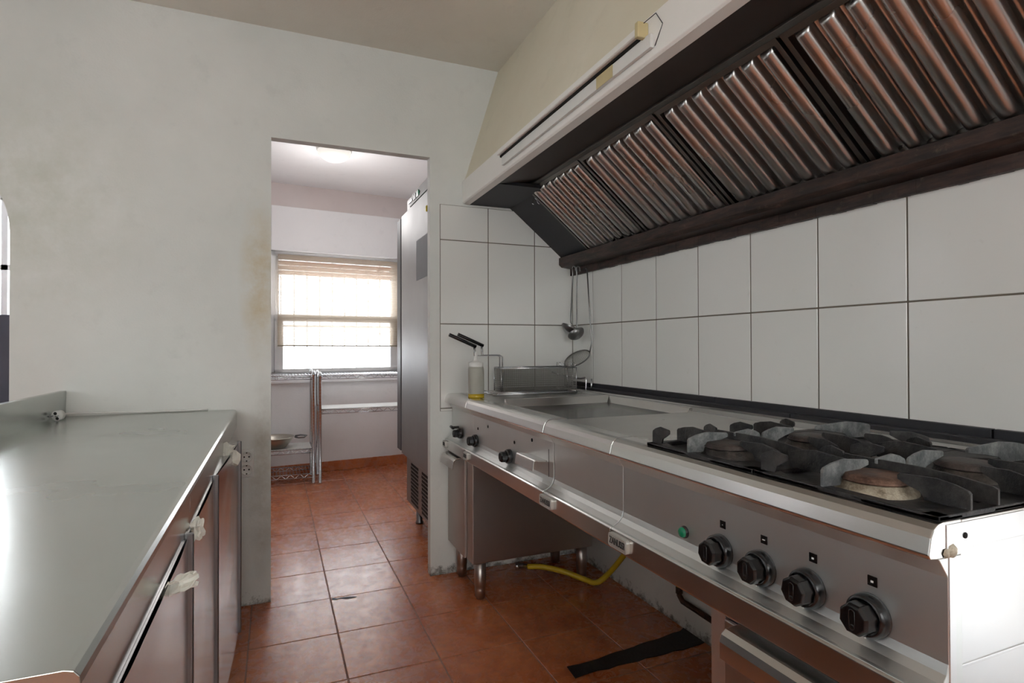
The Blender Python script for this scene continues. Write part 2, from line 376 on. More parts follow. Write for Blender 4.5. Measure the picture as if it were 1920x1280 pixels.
# windows behind the camera (glazing in the openings that let the daylight in)
b = M(); 
for y in (-1.4, -.62, .18): b.box(1.54, 1.58, y, y+.04, .25, 2.15)
b.box(1.54, 1.58, -1.4, .22, .25, .29); b.box(1.54, 1.58, -1.4, .22, 2.11, 2.15)
o = struct(b.build('window_3', m_paint)); M().box(1.558, 1.562, -1.38, .2, .27, 2.13).build('pane', m_glass, o)
b = M()
for x in (-1.75, -.52, .71): b.box(x, x+.04, -2.27, -2.23, .95, 2.15)
b.box(-1.75, .75, -2.27, -2.23, .95, .99); b.box(-1.75, .75, -2.27, -2.23, 2.11, 2.15)
o = struct(b.build('window_4', m_paint)); M().box(-1.73, .73, -2.252, -2.248, .97, 2.13).build('pane', m_glass, o)
b = M()
for y in (-.3, .68, 1.66): b.box(-2.47, -2.43, y, y+.04, .95, 2.15)
b.box(-2.47, -2.43, -.3, 1.7, .95, .99); b.box(-2.47, -2.43, -.3, 1.7, 2.11, 2.15)
o = struct(b.build('window_5', m_paint)); M().box(-2.452, -2.448, -.28, 1.68, .97, 2.13).build('pane', m_glass, o)

# ------------------------------------------------------------------ canopy and hood
YH0, YH1 = -.35, YW0
b = M(); b.prism([(1.063, CE), (.878, 1.942), (.93, 1.942), (1.10, CE)], YH0, YH1); b.prism([(1.10, CE), (.93, 1.942), (1.5, 1.942), (1.5, CE)], YH0, YH0+.02)
hood = thing('extractor_hood', 'long plastered extractor canopy with a white fascia above the cooking line', 'extractor hood', (1.2, 1.2, 1.5))
b.build('plaster_canopy', m_canopy, hood)
b = M(); b.prism([(.866, 1.944), (.868, 1.840), (.874, 1.834), (.905, 1.830), (.905, 1.850), (.885, 1.944)], YH0, YH1); b.build('fascia', m_fascia, hood, .002)
TX, TZ, BX, BZ = 1.102, 1.864, 1.44, 1.588
b = M(); b.prism([(.900, 1.832), (.900, 1.842), (TX, TZ+.012), (TX, TZ)], YH0, 2.33); b.build('brown_soffit', m_hdark, hood)
b = M(); b.prism([(.900, 1.832), (.900, 1.842), (TX+.09, TZ+.012-.02), (TX+.09, TZ-.03)], 2.33, YH1); b.build('black_end_soffit', m_hblack, hood)
b = M(); b.prism([(TX-.028, TZ-.012), (TX-.028, TZ), (TX+.01, TZ+.005), (TX+.01, TZ-.012)], YH0, 2.45); b.build('filter_rail', m_bframe, hood, .002)
vx, vz = BX-TX, BZ-TZ; vl = math.hypot(vx, vz); vx /= vl; vz /= vl; nx, nz = vz, -vx   # normal pointing down into the room
if nz > 0: nx, nz = -nx, -nz
b = M(); b.prism([(TX, TZ-.01), (BX, BZ-.01), (BX-nx*.02, BZ-.01-nz*.02), (TX-nx*.02, TZ-.01-nz*.02)], 2.45, YH1); b.build('black_end_plate', m_hblack, hood)
b = M(); b.prism([(1.405, 1.59), (1.405, 1.553), (1.42, 1.540), (W-.002, 1.532), (W-.002, 1.54), (1.425, 1.55), (1.415, 1.56), (1.415, 1.59)], YH0, D-.003); b.build('grease_gutter', m_gutter, hood, .002)
b = M(); n_ = 140
for k in range(n_):
    y0 = YH0+(D-.003-YH0)*k/n_; y1 = YH0+(D-.003-YH0)*(k+1)/n_; z = 1.498+.003*mnoise.noise(Vector((k*.35, 0, 0))); x = 1.474+.002*mnoise.noise(Vector((k*.5, 3, 0)))
    b.box(x, W-.0005, y0, y1, z, 1.534)
b.build('wall_ledge', m_gutter, hood)
b = M(); b.box(1.07, 1.5, YH0, YH1, 1.93, 1.94); b.build('plenum_plate', m_hblack, hood)
b = M()
for k, (dx, dz) in enumerate(((-.012, -.045), (.018, -.04), (.004, -.02))): b.tube([(1.135, 2.44, 1.84), (1.135+dx, 2.45, 1.84+dz), (1.138+dx, 2.44, 1.832+dz)], .0022, 5)
tag(b.build('wire_hook', m_chrome), 'small twisted wire hook at the top far corner of the hood', 'hook')

b = M(); n_ = 40; up_ = []; lo_ = []
for k in range(n_+1):
    q = k/n_; x = 1.19+.27*q; z = 1.812-.225*q; j = abs(mnoise.noise(Vector((k*.9, 1, 5))))*.03+.006
    up_.append((x+.02, z+.02)); lo_.append((x-.5*j-.004, z-.75*j-.004))
b.prism(up_+lo_[::-1], D-.0022, D-.0004); b.build('grime_edge', m_gutter, hood)
def filt(y1, label):
    y0 = y1-.472
    loc = Vector(((TX+BX)/2, (y0+y1)/2, BZ))
    t = thing('baffle_filter', label, 'grease filter', loc, 'stainless baffle filters in the hood')
    # local frame: a along -Y, b down the slope, c out of the face into the room
    xf = Matrix(((0, vx, nx, TX), (-1, 0, 0, y1), (0, vz, nz, TZ-.008), (0, 0, 0, 1)))
    fr = M(xf); w_ = .472; L = vl-.004; d0, d1 = -.028, .006
    fr.box(0, .014, 0, L, d0, d1); fr.box(w_-.014, w_, 0, L, d0, d1); fr.box(0, w_, 0, .016, d0, d1); fr.box(0, w_, L-.016, L, d0, d1); fr.box(0, w_, 0, L, d0-.002, d0)
    fr.build('frame', m_bframe, t, .001)
    nb = 7; pitch = (w_-.028)/nb
    for k in range(nb):
        c = .014+pitch*(k+.5)
        p = arc(c, -.006, .0205, 0, 180, 10); bf = M(xf)
        ends = [.018, .022, .030, L-.05, L-.035, L-.024, L-.019]; sc = [.4, .8, 1, 1, .93, .7, .3]
        vs = []
        for e, s_ in zip(ends, sc):
            for q in p: vs.append((q[0], e, -.006+(q[1]+.006)*s_))
        m = len(p); fs = [(i*m+j, i*m+j+1, (i+1)*m+j+1, (i+1)*m+j) for i in range(len(ends)-1) for j in range(m-1)]
        bf.add(vs, fs, True); bf.build('baffle', m_baffle, t)
    for k in range(nb+1):
        c = .014+pitch*k; r = M(xf)
        q = [(max(.003, min(w_-.003, c+dx)), dz) for dx, dz in ((-.016, -.010), (-.013, -.02), (-.007, -.024), (.007, -.024), (.013, -.02), (.016, -.010))]
        vs = [(a, e, z) for e in (.017, L-.017) for a, z in q]; r.add(vs, [(i, i+1, 7+i, 6+i) for i in range(5)], True); r.build('rear_baffle', m_baffle, t)
names = ['stainless baffle grease filter at the far end of the hood beside the black plate', 'second baffle grease filter from the far end of the hood', 'third baffle grease filter from the far end, above the empty steel top',
         'baffle grease filter with strong orange reflections above the burners', 'nearest baffle grease filter, cut by the right edge of the photo']
for k in range(5): filt(2.445-.4825*k, names[k])

# batten light on the fascia
t = thing('batten_light', 'slim white batten light fitting without tube along the hood fascia', 'light fitting', (.86, 1.68, 1.85))
b = M(); b.prism([(.866, 1.925), (.842, 1.922), (.838, 1.902), (.842, 1.900), (.866, 1.902)], 1.20, 2.175); b.build('housing', m_fascia, t, .001)
b = M(); b.box(.852, .866, 1.20, 2.175, 1.893, 1.901); b.build('tube_slot', m_hole, t)
b = M(); b.box(.856, .8665, 1.165, 2.165, 1.858, 1.893); b.build('cover_plate', m_white, t, .001)
b = M(); b.box(.834, .866, 1.185, 1.201, 1.89, 1.93); b.build('end_cap', m_ytape, t, .003)
b = M(); b.box(.8548, .8562, 1.335, 1.42, 1.858, 1.892); b.build('tape_patch', m_ytape, t)
b = M(); b.tube([(.85, 1.19, 1.925), (.862, 1.15, 1.935), (.867, 1.13, 1.90), (.866, 1.16, 1.86)], .0012, 5); b.build('loose_wire', m_strip, t)

# ------------------------------------------------------------------ cooking line modules
XN = .772
def nose_poly(xb, zt=.89):   # closed section of the worktop edge and rear slab
    return [(xb, zt), (.803, zt), (.792, zt-.002), (.783, zt-.008), (.777, zt-.018), (XN, .850), (.775, .8445), (.79, .843), (xb, .843)]
def panel_poly():
    return [(.792, .843), (.811, .816), (.811, .703), (.807, .690), (.798, .680), (.782, .671), (.776, .670), (.776, .660), (.84, .660), (.84, .843)]
def rail_poly(): return [(.7775, .670), (XN, .666), (XN-.001, .622), (.776, .617), (.80, .617), (.80, .670)]
def section(parent, y0, y1, topmat=m_rtop):
    M().prism(nose_poly(.84), y0, y1).build('front_edge', m_nose, parent, .0015)
    M().prism(panel_poly(), y0, y1, smooth=False).build('control_panel', m_front, parent, .001)
    M().prism(rail_poly(), y0, y1).build('front_rail', m_nose, parent, .0015)
def badge(parent, yc, wd=.075):
    b = M(xf=None); r = .008; z0, z1 = .628, .662; y0, y1 = yc-wd/2, yc+wd/2
    pts = []
    for cy, cz, a in ((y1-r, z1-r, 0), (y0+r, z1-r, 90), (y0+r, z0+r, 180), (y1-r, z0+r, 270)):
        pts += [(cy+r*math.cos(math.radians(a+q)), cz+r*math.sin(math.radians(a+q))) for q in (0, 30, 60, 90)]
    b.prism(pts, .762, XN, 'x'); o = b.build('name_badge', m_plate, parent, .001)
    fr = M(); ins = [((p[0]-yc)*.93+yc, (p[1]-.645)*.86+.645) for p in pts]; fr.tube([(.7618, p[0], p[1]) for p in ins], .0009, 5, closed=True); fr.build('badge_rim', m_plate, o)
    cu = bpy.data.curves.new('badge_text', 'FONT'); cu.body = 'ZANUSSI'; cu.size = .0235; cu.align_x = 'CENTER'; cu.align_y = 'CENTER'; cu.extrude = .0008
    tmp = bpy.data.objects.new('tmp', cu); COL.objects.link(tmp); dg = bpy.context.evaluated_depsgraph_get(); me = bpy.data.meshes.new_from_object(tmp.evaluated_get(dg))
    bpy.data.objects.remove(tmp); me.materials.clear(); me.materials.append(m_text)
    ws = max(v.co.x for v in me.vertices)-min(v.co.x for v in me.vertices); k = wd*.8/ws
    for v in me.vertices: v.co = Vector((.7612-v.co.z, yc-v.co.x*k, .645+v.co.y))-Vector(parent.location)
    for p in me.polygons: p.use_smooth = False
    to = bpy.data.objects.new('badge_lettering', me); COL.objects.link(to); to.parent = o
def knob(parent, y, z=.716, r=.030, rot=0., x0=.811, marks=True):
    b = M(); b.lathe([(0, 0), (r, 0), (r, .006), (r*.97, .014), (r*.86, .018), (r*.8, .018)], (x0, y, z), (-1, 0, 0), 32); o = b.build('knob', m_knob, parent)
    b = M(); n = 8; rr = r*.78
    ring = lambda rad, h: [(x0-h, y+rad*math.cos(2*math.pi*(k+.5)/n+rot), z+rad*math.sin(2*math.pi*(k+.5)/n+rot)) for k in range(n)]
    v = ring(rr, .016)+ring(rr*.96, .036)+ring(rr*.84, .041); fs = [tuple(range(3*n-1, 2*n-1, -1))]
    for i in range(2):
        for k in range(n): fs.append((i*n+k, i*n+(k+1) % n, (i+1)*n+(k+1) % n, (i+1)*n+k))
    b.add(v, fs); b.build('grip', m_knob, o, .0018)
    b = M()
    pts = [(y+.0045*math.cos(math.radians(a)), (.010 if a < 180 else -.010)+z+.0045*math.sin(math.radians(a))) for a in range(0, 360, 30)]
    b.tube([(x0-.0412, p[0], p[1]) for p in pts], .0009, 5, closed=True); b.lathe([(0, .0412), (.0035, .0418), (.0042, .0412)], (x0, y, z-.010), (-1, 0, 0), 12); b.build('finger_dimple', m_black, o)
    if marks:
        b = M(); b.lathe([(0, .0005), (.0014, 0)], (x0-.0185, y-.004, z-r*.9), (-1, 0, 0), 8); b.build('index_mark', m_white, o)
    return o
def mark(parent, y, z, dot=None):
    b = M(); s_ = .0075; b.box(.8095, .811, y-s_, y+s_, z-s_, z+s_); o = b.build('symbol_plate', m_black, parent, .0008)
    b = M()
    if dot == 'dash': b.box(.8090, .8096, y-.003, y+.003, z-.0008, z+.0008)
    elif dot: b.box(.8090, .8096, y-.002, y+.002, z-.002, z+.001)
    else: b.box(.8090, .8096, y-.001, y+.001, z-.001, z)
    b.build('symbol', m_white, o)
XB = 1.43; XR = XB-.071
# --- fryer (far end)
YA0, YA1 = 2.396, 2.724
fry = thing('deep_fryer', 'narrow stainless fryer cabinet at the far end of the cooking line with a door handle', 'fryer', (1.1, 2.56, 0))
section(fry, YA0+.001, YA1)
b = M(); b.box(.84, XR, YA0+.001, YA1, .843, .888); b.build('top', m_rtop, fry, .002)
b = M(); b.box(.80, 1.40, 2.378, 2.72, .165, .66); b.build('cabinet', m_cab, fry, .003)
b = M(); b.box(.788, .80, 2.455, 2.72, .17, .615); dr = b.build('door', m_cab, fry, .002)
b = M(); b.prism([(.788, .612), (.758, .606), (.750, .598), (.744, .560), (.747, .559), (.754, .596), (.761, .602), (.788, .607)], 2.50, 2.70); b.build('handle', m_nose, dr, .001)
for x, y in ((.845, 2.41), (.845, 2.68), (1.365, 2.42), (1.345, 2.66)):
    b = M(); b.lathe([(.0, .17), (.026, .17), (.026, .06), (.0245, .058), (.0245, .045), (.023, .012), (.017, .010), (.017, 0), (0, 0)], (x, y, 0), n=20); b.build('leg', m_cab, fry)
knob(fry, 2.571, .712, .024, marks=False); badge(fry, 2.70, .04)
b = M(); b.tube([(.81, 2.615, .735), (.775, 2.615, .735)], .006, 8); b.tube([(.778, 2.595, .735), (.778, 2.635, .737)], .007, 8); b.build('tap_lever', m_black, fry)
# --- griddle
YB0, YB1 = 1.612, 2.396
gr = thing('griddle', 'stainless griddle unit with a dark recessed cooking plate and two knobs', 'griddle', (1.1, 2.0, .6))
section(gr, YB0+.001, YB1-.001)
gx0, gx1, gy0, gy1 = .86, 1.345, 1.58, 2.14
b = M()
b.box(.84, gx0, YB0+.001, YB1-.001, .843, .89); b.box(gx1, XR, YB0+.001, YB1-.001, .843, .89); b.box(gx0, gx1, gy1, YB1-.001, .843, .89); b.build('top', m_rtop, gr, .001)
m_gridd = steel('griddle_plate_steel', .13, .16, (8, 8, 8), .5, (1, .98, .9), .04)
b = M(); b.box(gx0, gx1, YB0+.001, gy1, .84, .876); b.build('cooking_plate', m_gridd, gr)
b = M(); b.prism([(gy1-.02, .876), (gy1, .905), (gy1+.012, .906), (gy1+.012, .89), (gy1, .876)], gx0-.0, gx1, 'x'); b.prism([(gx1-.02, .876), (gx1, .903), (gx1+.012, .904), (gx1+.012, .876)], YB0+.001, gy1, 'y'); b.build('splash_rim', m_nose, gr, .001)
knob(gr, 2.356, .710, .027, marks=False); knob(gr, 1.972, .710, .027)
badge(gr, 2.368, .05)
for y, z in ((2.52, .775), ):
    pass
b = M()
for y, z in ((2.335, .765), (2.21, .79), (1.93, .768), (1.775, .80)): b.lathe([(0, .002), (.006, .0015), (.0065, 0)], (.811, y, z), (-1, 0, 0), 10)
b.build('panel_holes', m_hole, gr)
b = M(); b.prism([(.811, .752), (.765, .757), (.762, .754), (.757, .722), (.7595, .7215), (.765, .752), (.811, .747)], 1.655, 1.80); b.build('drawer_handle', m_nose, gr, .0008)
b = M(); b.box(.8105, .8112, 1.645, 1.648, .70, .79); b.build('drawer_gap', m_hole, gr)
b = M(); b.lathe([(.012, 0), (.012, .014), (0, .015)], (.811, 1.995, .708), (-1, .3, 0), 12); b.build('white_button', m_white, gr)
# --- neutral top
YC0, YC1 = 1.224, 1.610
nt = thing('neutral_worktop_unit', 'plain stainless worktop unit without knobs between griddle and burners', 'worktop unit', (1.1, 1.4, .6))
section(nt, YC0+.001, YC1-.003)
b = M(); b.box(.84, XR, YC0+.001, YC1-.003, .843, .8885); b.build('top', m_rtop, nt, .001)
badge(nt, 1.575, .082)
# --- gas range
YD0, YD1 = .472, 1.222
rg = thing('gas_range', 'four burner stainless gas range with four black knobs and an oven', 'gas range', (1.1, .85, 0))
section(rg, YD0, YD1)
b = M(); b.box(.84, XR, YD0, YD1, .853, .889); b.build('top', m_rtop, rg, .001)
b = M(); b.box(.822, XB, YD0+.006, YD0+.02, .0, .851); b.build('side_panel', m_side, rg, .002)
b = M(); b.box(.807, XB, YD0-.0012, YD0+.001, .851, .886); b.box(.812, .8255, YD0-.0012, YD0+.001, .10, .851); b.box(.8255, XB, YD0+.004, YD0+.0065, .69, .694); b.build('side_trim', m_side, rg, .0005)
b = M(); b.lathe([(0, .0016), (.004, .0013), (.0042, 0)], (.845, YD0-.0012, .868), (0, -1, 0), 10); b.build('screw_hole', m_hole, rg)
b = M(); b.lathe([(0, .004), (.007, .003), (.010, 0)], (.818, YD0-.001, .851), (0, -1, 0), 7); b.lathe([(0, .003), (.005, .002), (.007, 0)], (.806, YD0-.001, .849), (0, -1, 0), 6); b.build('sealant_blob', m_brass, rg)
b = M(); b.box(.84, XB, YD0+.02, .90, .05, .85); b.build('body', m_cab, rg)
b = M(); b.box(.80, .84, .86, .90, .0, .62); b.box(.80, .84, YD0+.004, .86, .60, .62); b.build('oven_frame', m_side, rg, .002)
b = M(); b.box(.792, .80, YD0+.01, .856, .08, .60); od = b.build('oven_door', m_cab, rg, .003)
b = M(); b.prism([(.795, .607), (.760, .604), (.750, .596), (.746, .583), (.746, .553), (.749, .553), (.750, .583), (.754, .594), (.762, .600), (.795, .602)], .50, .818); b.build('oven_handle', m_nose, od, .001)
for y, z, q, dt in ((.882, .718, .1, None), (.780, .7205, .0, 'dash'), (.682, .7225, .2, True), (.577, .7235, .05, True)): knob(rg, y, z, .0315, q)
for y, z, dt in ((.877, .770, None), (.775, .772, 'dash'), (.674, .774, True), (.574, .774, True)): mark(rg, y, z, dt)
b = M(); b.lathe([(.013, 0), (.013, .004), (.0105, .006)], (.811, .990, .722), (-1, 0, 0), 20); o = b.build('pilot_light', m_black, rg)
b = M(); b.lathe([(.0105, .004), (.0105, .010), (.008, .0125), (0, .0135)], (.811, .990, .722), (-1, 0, 0), 20); b.build('green_lens', m_green, o, label='green round lens')
badge(rg, 1.178, .08)
b = M(); b.box(.802, 1.355, .478, 1.102, .8885, .8894); b.build('dark_sheet', m_iron, rg)  # dark sheet added to darken the range top under the pan supports
BUR = [(.882, .618), (1.12, .618), (.882, .935), (1.12, .935)]
for x, y in BUR:
    b = M(); b.lathe([(.058, .889), (.058, .893), (.052, .897), (.049, .905), (.046, .906), (0, .906)], (x, y, 0), n=32); o = b.build('burner', m_brass if y < .8 and x < 1 else m_bdark, rg)
    b = M(); b.lathe([(.047, .906), (.0495, .908), (.0495, .9095), (.047, .911), (.046, .9135), (.043, .9165), (.02, .9185), (0, .919)], (x, y, 0), n=32); b.build('burner_cap', m_burner if y < .8 and x < 1 else m_cdark, o)
def fin(b, p0, p1, h0, h1, th=.0048, zb=.896, cut=.35):
    # vertical cast fin from plate edge p0 to burner end p1; profile: rounded shoulder at p0, tapering free tip at p1
    p0 = Vector((*p0, 0)); p1 = Vector((*p1, 0)); d = (p1-p0); L = d.length; d.normalize(); s_ = Vector((-d.y, d.x, 0))*th/2
    pr = [(0, zb), (0, zb+h0*.62), (L*.03, zb+h0*.72), (L*.2, zb+h0*.86), (L*.45, zb+h0*.97), (L*.97, zb+h1), (L, zb+h1-.003), (L*.995, zb+h1-.009), (L*(1-cut*.5), zb+h1-.017), (L*(1-cut*.85), zb+.012), (L*(1-cut), zb)]
    v = [tuple(p0+d*a+s_+Vector((0, 0, z))) for a, z in pr]+[tuple(p0+d*a-s_+Vector((0, 0, z))) for a, z in pr]
    n = len(pr); b.add(v, [tuple(range(n)), tuple(range(2*n-1, n-1, -1))]+[(i, n+i, n+(i+1) % n, (i+1) % n) for i in range(n)])
def grate(y0, y1, cy, label):
    t = thing('pan_support', label, 'pan support', (1.05, (y0+y1)/2, .889), 'cast iron pan supports on the gas range')
    x0, x1 = .797, 1.36; b = M(); e = .022
    b.box(x0, x0+e, y0, y1, .8895, .897); b.box(x1-e, x1, y0, y1, .8895, .897); b.box(x0, x1, y0, y0+e, .8895, .897); b.box(x0, x1, y1-e, y1, .8895, .897)
    xm = (.882+1.12)/2; b.box(xm-.02, xm+.02, y0, y1, .8895, .896)
    for cx in (.882, 1.12):   # corner webs around each burner opening
        for sx in (-1, 1):
            for sy in (-1, 1):
                ex = xm if (sx > 0) == (cx < xm) else (x0 if cx < xm else x1-.0)
                ey = y1 if sy > 0 else y0
                b.prism([(ex, ey), (cx+sx*.035, ey), (ex, cy+sy*.035)] if (sx*sy > 0) else [(ex, ey), (ex, cy+sy*.035), (cx+sx*.035, ey)], .8895, .8955, 'z')
    b.build('plate', m_iron, t, .0015)
    H = .038
    def one(p0, p1, h0=H, h1=.036, mat=m_iron, lab=None, cut=.3): q = M(); fin(q, p0, p1, h0, h1, cut=cut); q.build('fin', mat, t, .0007, label=lab)
    near = y0+.002; far = y1-.004
    for xa, xb, ln, hh in ((.870, .868, .098, .032), (.932, .928, .235, .034), (1.022, 1.03, .075, .034), (1.10, 1.108, .105, .034), (1.19, 1.18, .06, .034), (1.30, 1.26, .06, .034)):
        one((xa, near), (xb, near+ln), h0=.036, h1=hh, cut=.4)
    for xa, xb, ln in ((.812, .82, .05), (.882, .884, .115), (.962, .945, .06), (1.042, 1.055, .06), (1.12, 1.12, .115), (1.21, 1.19, .06)):
        one((xa, far), (xb, far-ln), h0=.040, h1=.034, cut=.45)
    yc = cy+.03
    for pa, pb in (((x0+.002, yc), (.905, yc)), ((xm-.004, yc), (.925, yc)), ((xm+.004, yc), (1.10, yc)), ((x1-.004, yc), (1.17, yc))):
        one(pa, pb, h0=.042, cut=.6, mat=m_ironl, lab='pale fin with its lit face painted in')  # cross fins painted paler for the light on their faces
    return t
grate(.474, .785, .618, 'cast iron pan support nearest the camera, over the two nearer burners')
grate(.789, 1.105, .935, 'cast iron pan support over the two farther burners beside the plain worktop')

# rear ledge and black strips against the tiles
b = M(); b.prism([(XB-.07, .889), (XB-.05, .901), (XB-.035, .901), (XB-.03, .896), (XB-.018, .896), (XB-.012, .903), (XB+.002, .903), (XB+.002, .86), (XB-.07, .86)], YD0, YA1)
tag(b.build('rear_ledge', m_nose, bevel=.001), 'ribbed stainless ledge running along the back of the cooking line', 'ledge')
for y0, y1, l in ((.3, .762, 'nearest'), (.766, 1.628, 'middle'), (1.632, D-.004, 'far')):
    b = M(); b.box(1.472, W-.001, y0, y1, .905, .933); tag(b.build('black_strip', m_strip, bevel=.0015), f'{l} piece of the upper black strip against the wall tiles', 'strip', 'upper black strips')
for y0, y1, l in ((.3, .83, 'nearest'), (.834, 1.27, 'second nearest'), (1.274, 1.66, 'second farthest'), (1.664, D-.004, 'farthest')):
    b = M(); b.box(1.436, 1.47, y0, y1, .868, .913); tag(b.build('black_strip', m_strip, bevel=.0015), f'{l} piece of the lower black strip behind the cooktops', 'strip', 'lower black strips')

# hose, pipe, floor strip
hs = thing('gas_hose', 'yellow gas hose with a metal end lying under the cooking line', 'hose', (1.2, 2.4, .03))
b = M(); P = [(1.10, 2.46, .085), (1.16, 2.42, .088), (1.24, 2.36, .075), (1.31, 2.30, .052), (1.345, 2.25, .05), (1.385, 2.22, .09), (1.42, 2.14, .20), (1.43, 2.08, .30), (1.42, 2.03, .45)]
def smooth_path(P, k=6):
    P = [Vector(p) for p in P]; o = []
    for i in range(len(P)-1):
        a = P[max(i-1, 0)]; b_ = P[i]; c = P[i+1]; d = P[min(i+2, len(P)-1)]
        for j in range(k):
            t_ = j/k; o.append(.5*((2*b_)+(c-a)*t_+(2*a-5*b_+4*c-d)*t_*t_+(3*b_-a-3*c+d)*t_**3))
    return o+[P[-1]]
b.tube(smooth_path(P), .0125, 10); b.build('rubber_hose', m_yellow, hs)
b = M(); b.lathe([(.010, 0), (.010, .05), (.013, .05), (.013, .07), (.017, .07), (.017, .085), (.010, .085)], (1.125, 2.448, .086), (-.85, .5, -.02), 14); b.build('metal_fitting', m_chrome, hs)
pp = thing('gas_pipe', 'rusty gas pipe with a yellow stub low on the white wall under the range', 'pipe', (1.48, 1.7, .1))
b = M(); b.tube([(1.478, 1.84, .16), (1.478, 1.84, .135), (1.478, 1.82, .118), (1.478, 1.5, .112), (1.478, .95, .11)], .011, 10); b.tube([(1.478, 1.84, .168), (1.478, 1.84, .142)], .014, 6); b.build('pipe_run', m_rust, pp)
b = M(); b.tube([(1.478, 1.84, .165), (1.476, 1.85, .30), (1.47, 1.85, .46)], .012, 10); b.build('yellow_stub', m_yellow, pp)
b = M(); zz = .0006
pts = [(.942, 1.776), (.936, 1.704)]+[(.99+.04*k, 1.712+.004*math.sin(k*2.3)) for k in range(13)]+[(1.497, 1.72), (1.497, 1.84)]+[(1.47-.04*k, 1.824-.0045*k+.003*math.sin(k*1.7)) for k in range(13)]
b.prism(pts, zz, .0035, 'z'); tag(b.build('floor_strip', m_tape), 'black tapered strip stuck on the floor beside the skirting wall under the range', 'floor strip')
b = M(); b.prism([(.232, 2.652), (.25, 2.642), (.27, 2.648), (.30, 2.63), (.335, 2.632), (.342, 2.642), (.31, 2.652), (.285, 2.657), (.26, 2.654), (.24, 2.664)], .0006, .0012, 'z')
struct(b.build('floor_crack', m_tape))  # dark flat shape for a crack in the floor

# ------------------------------------------------------------------ left counter (refrigerated worktop)
ct = thing('refrigerated_counter', 'long stainless counter with raised back edge and four doors at left', 'counter', (-.45, 1.65, 0))
CY0, CY1, CX0, CX1, CZ = .585, 2.733, -.765, -.150, .851
b = M(); b.prism([(CX0, CZ), (CX1-.012, CZ), (CX1-.005, CZ-.002), (CX1-.001, CZ-.007), (CX1, CZ-.014), (CX1, .775), (CX1-.012, .775), (CX1-.014, .83), (CX0, .83)], CY0, CY1)
b.build('worktop', m_top, ct, .0008)
b = M(); b.prism([(CX0, CZ-.01), (CX0+.012, CZ-.002), (CX0+.014, .951), (CX0-.008, .951), (CX0-.008, CZ-.01)], CY0, CY1); b.build('upstand', m_top, ct, .002)
b = M(); b.box(-.75, -.19, .60, CY1, .10, .83); b.build('body', m_cab, ct, .002)
for x in (-.70, -.24):
    for y in (.66, 1.66, 2.66):
        b = M(); b.lathe([(0, .10), (.022, .10), (.022, .02), (.028, .012), (.028, 0), (0, 0)], (x, y, 0), n=16); b.build('leg', m_nose, ct)
for k, (y0, y1) in enumerate(((1.70, 2.268), (1.195, 1.69), (.602, 1.182))):
    sh = .045 if k == 0 else 0.; SX = Matrix(((1, sh, 0, -sh*y0), (0, 1, 0, 0), (0, 0, 1, 0), (0, 0, 0, 1)))
    b = M(SX)
    # slightly bowed door sheet so that reflections wave like thin steel
    nu, nv = 14, 26; vs = []
    for i in range(nu+1):
        for j in range(nv+1):
            u = i/nu; v = j/nv; yy = y0+(y1-y0)*u; z = .10+(.775-.10)*v
            bow = .0018*mnoise.noise(Vector((yy*7, z*9, k*3)))+.0025*math.sin(math.pi*u)
            vs.append((-.144+bow, yy, z))
    b.add(vs, [(i*(nv+1)+j, (i+1)*(nv+1)+j, (i+1)*(nv+1)+j+1, i*(nv+1)+j+1) for i in range(nu) for j in range(nv)], True)
    b.box(-.188, -.147, y0, y1, .10, .775)
    o = b.build('door', m_door, ct)
    b = M(SX); b.prism([(-.150, y1-.002), (-.1375, y1-.0025), (-.135, y1), (-.135, y1+.004), (-.138, y1+.008), (-.150, y1+.008)], .10, .782, 'z'); b.build('edge_handle', m_edge, o, .0015, label='dark vertical edge profile of the door')
# papers jammed above the doors
def rag(c, w, h, seed, label):
    b = M(); n = 9; vs = []
    for i in range(n):
        for j in range(n):
            u = i/(n-1)*2-1; v = j/(n-1)*2-1; d = mnoise.noise_vector(Vector((u*1.4, v*1.4, seed)))
            e = 1+.7*mnoise.noise(Vector((math.atan2(v, u)*1.6, seed, 2)))*max(abs(u), abs(v))
            k = max(abs(u), abs(v))/max(math.hypot(u, v), 1e-4)
            vs.append((c[0]+w*.5*(u*e*(.35+.65*k)+.4*d.x), c[1]+w*(.35*u+.55*d.y), c[2]+h*.5*(v*e*(.35+.65*k)+.35*d.z)))
    b.add(vs, [(i*n+j, (i+1)*n+j, (i+1)*n+j+1, i*n+j+1) for i in range(n-1) for j in range(n-1)], False)
    o = b.build('paper_scrap', m_rag); m = o.modifiers.new('thick', 'SOLIDIFY'); m.thickness = .0015
    return tag(o, label, 'paper', 'crumpled papers jammed at the counter doors')
rag((-.140, 2.04, .770), .055, .085, 1.3, 'crumpled white paper jammed at the counter door nearest the wall socket')
rag((-.137, 1.255, .768), .022, .045, 4.1, 'crumpled white paper at the middle counter door, mostly hidden by the counter edge')
rag((-.128, .975, .768), .042, .026, 7.7, 'torn white paper sticking out at the nearest counter door')
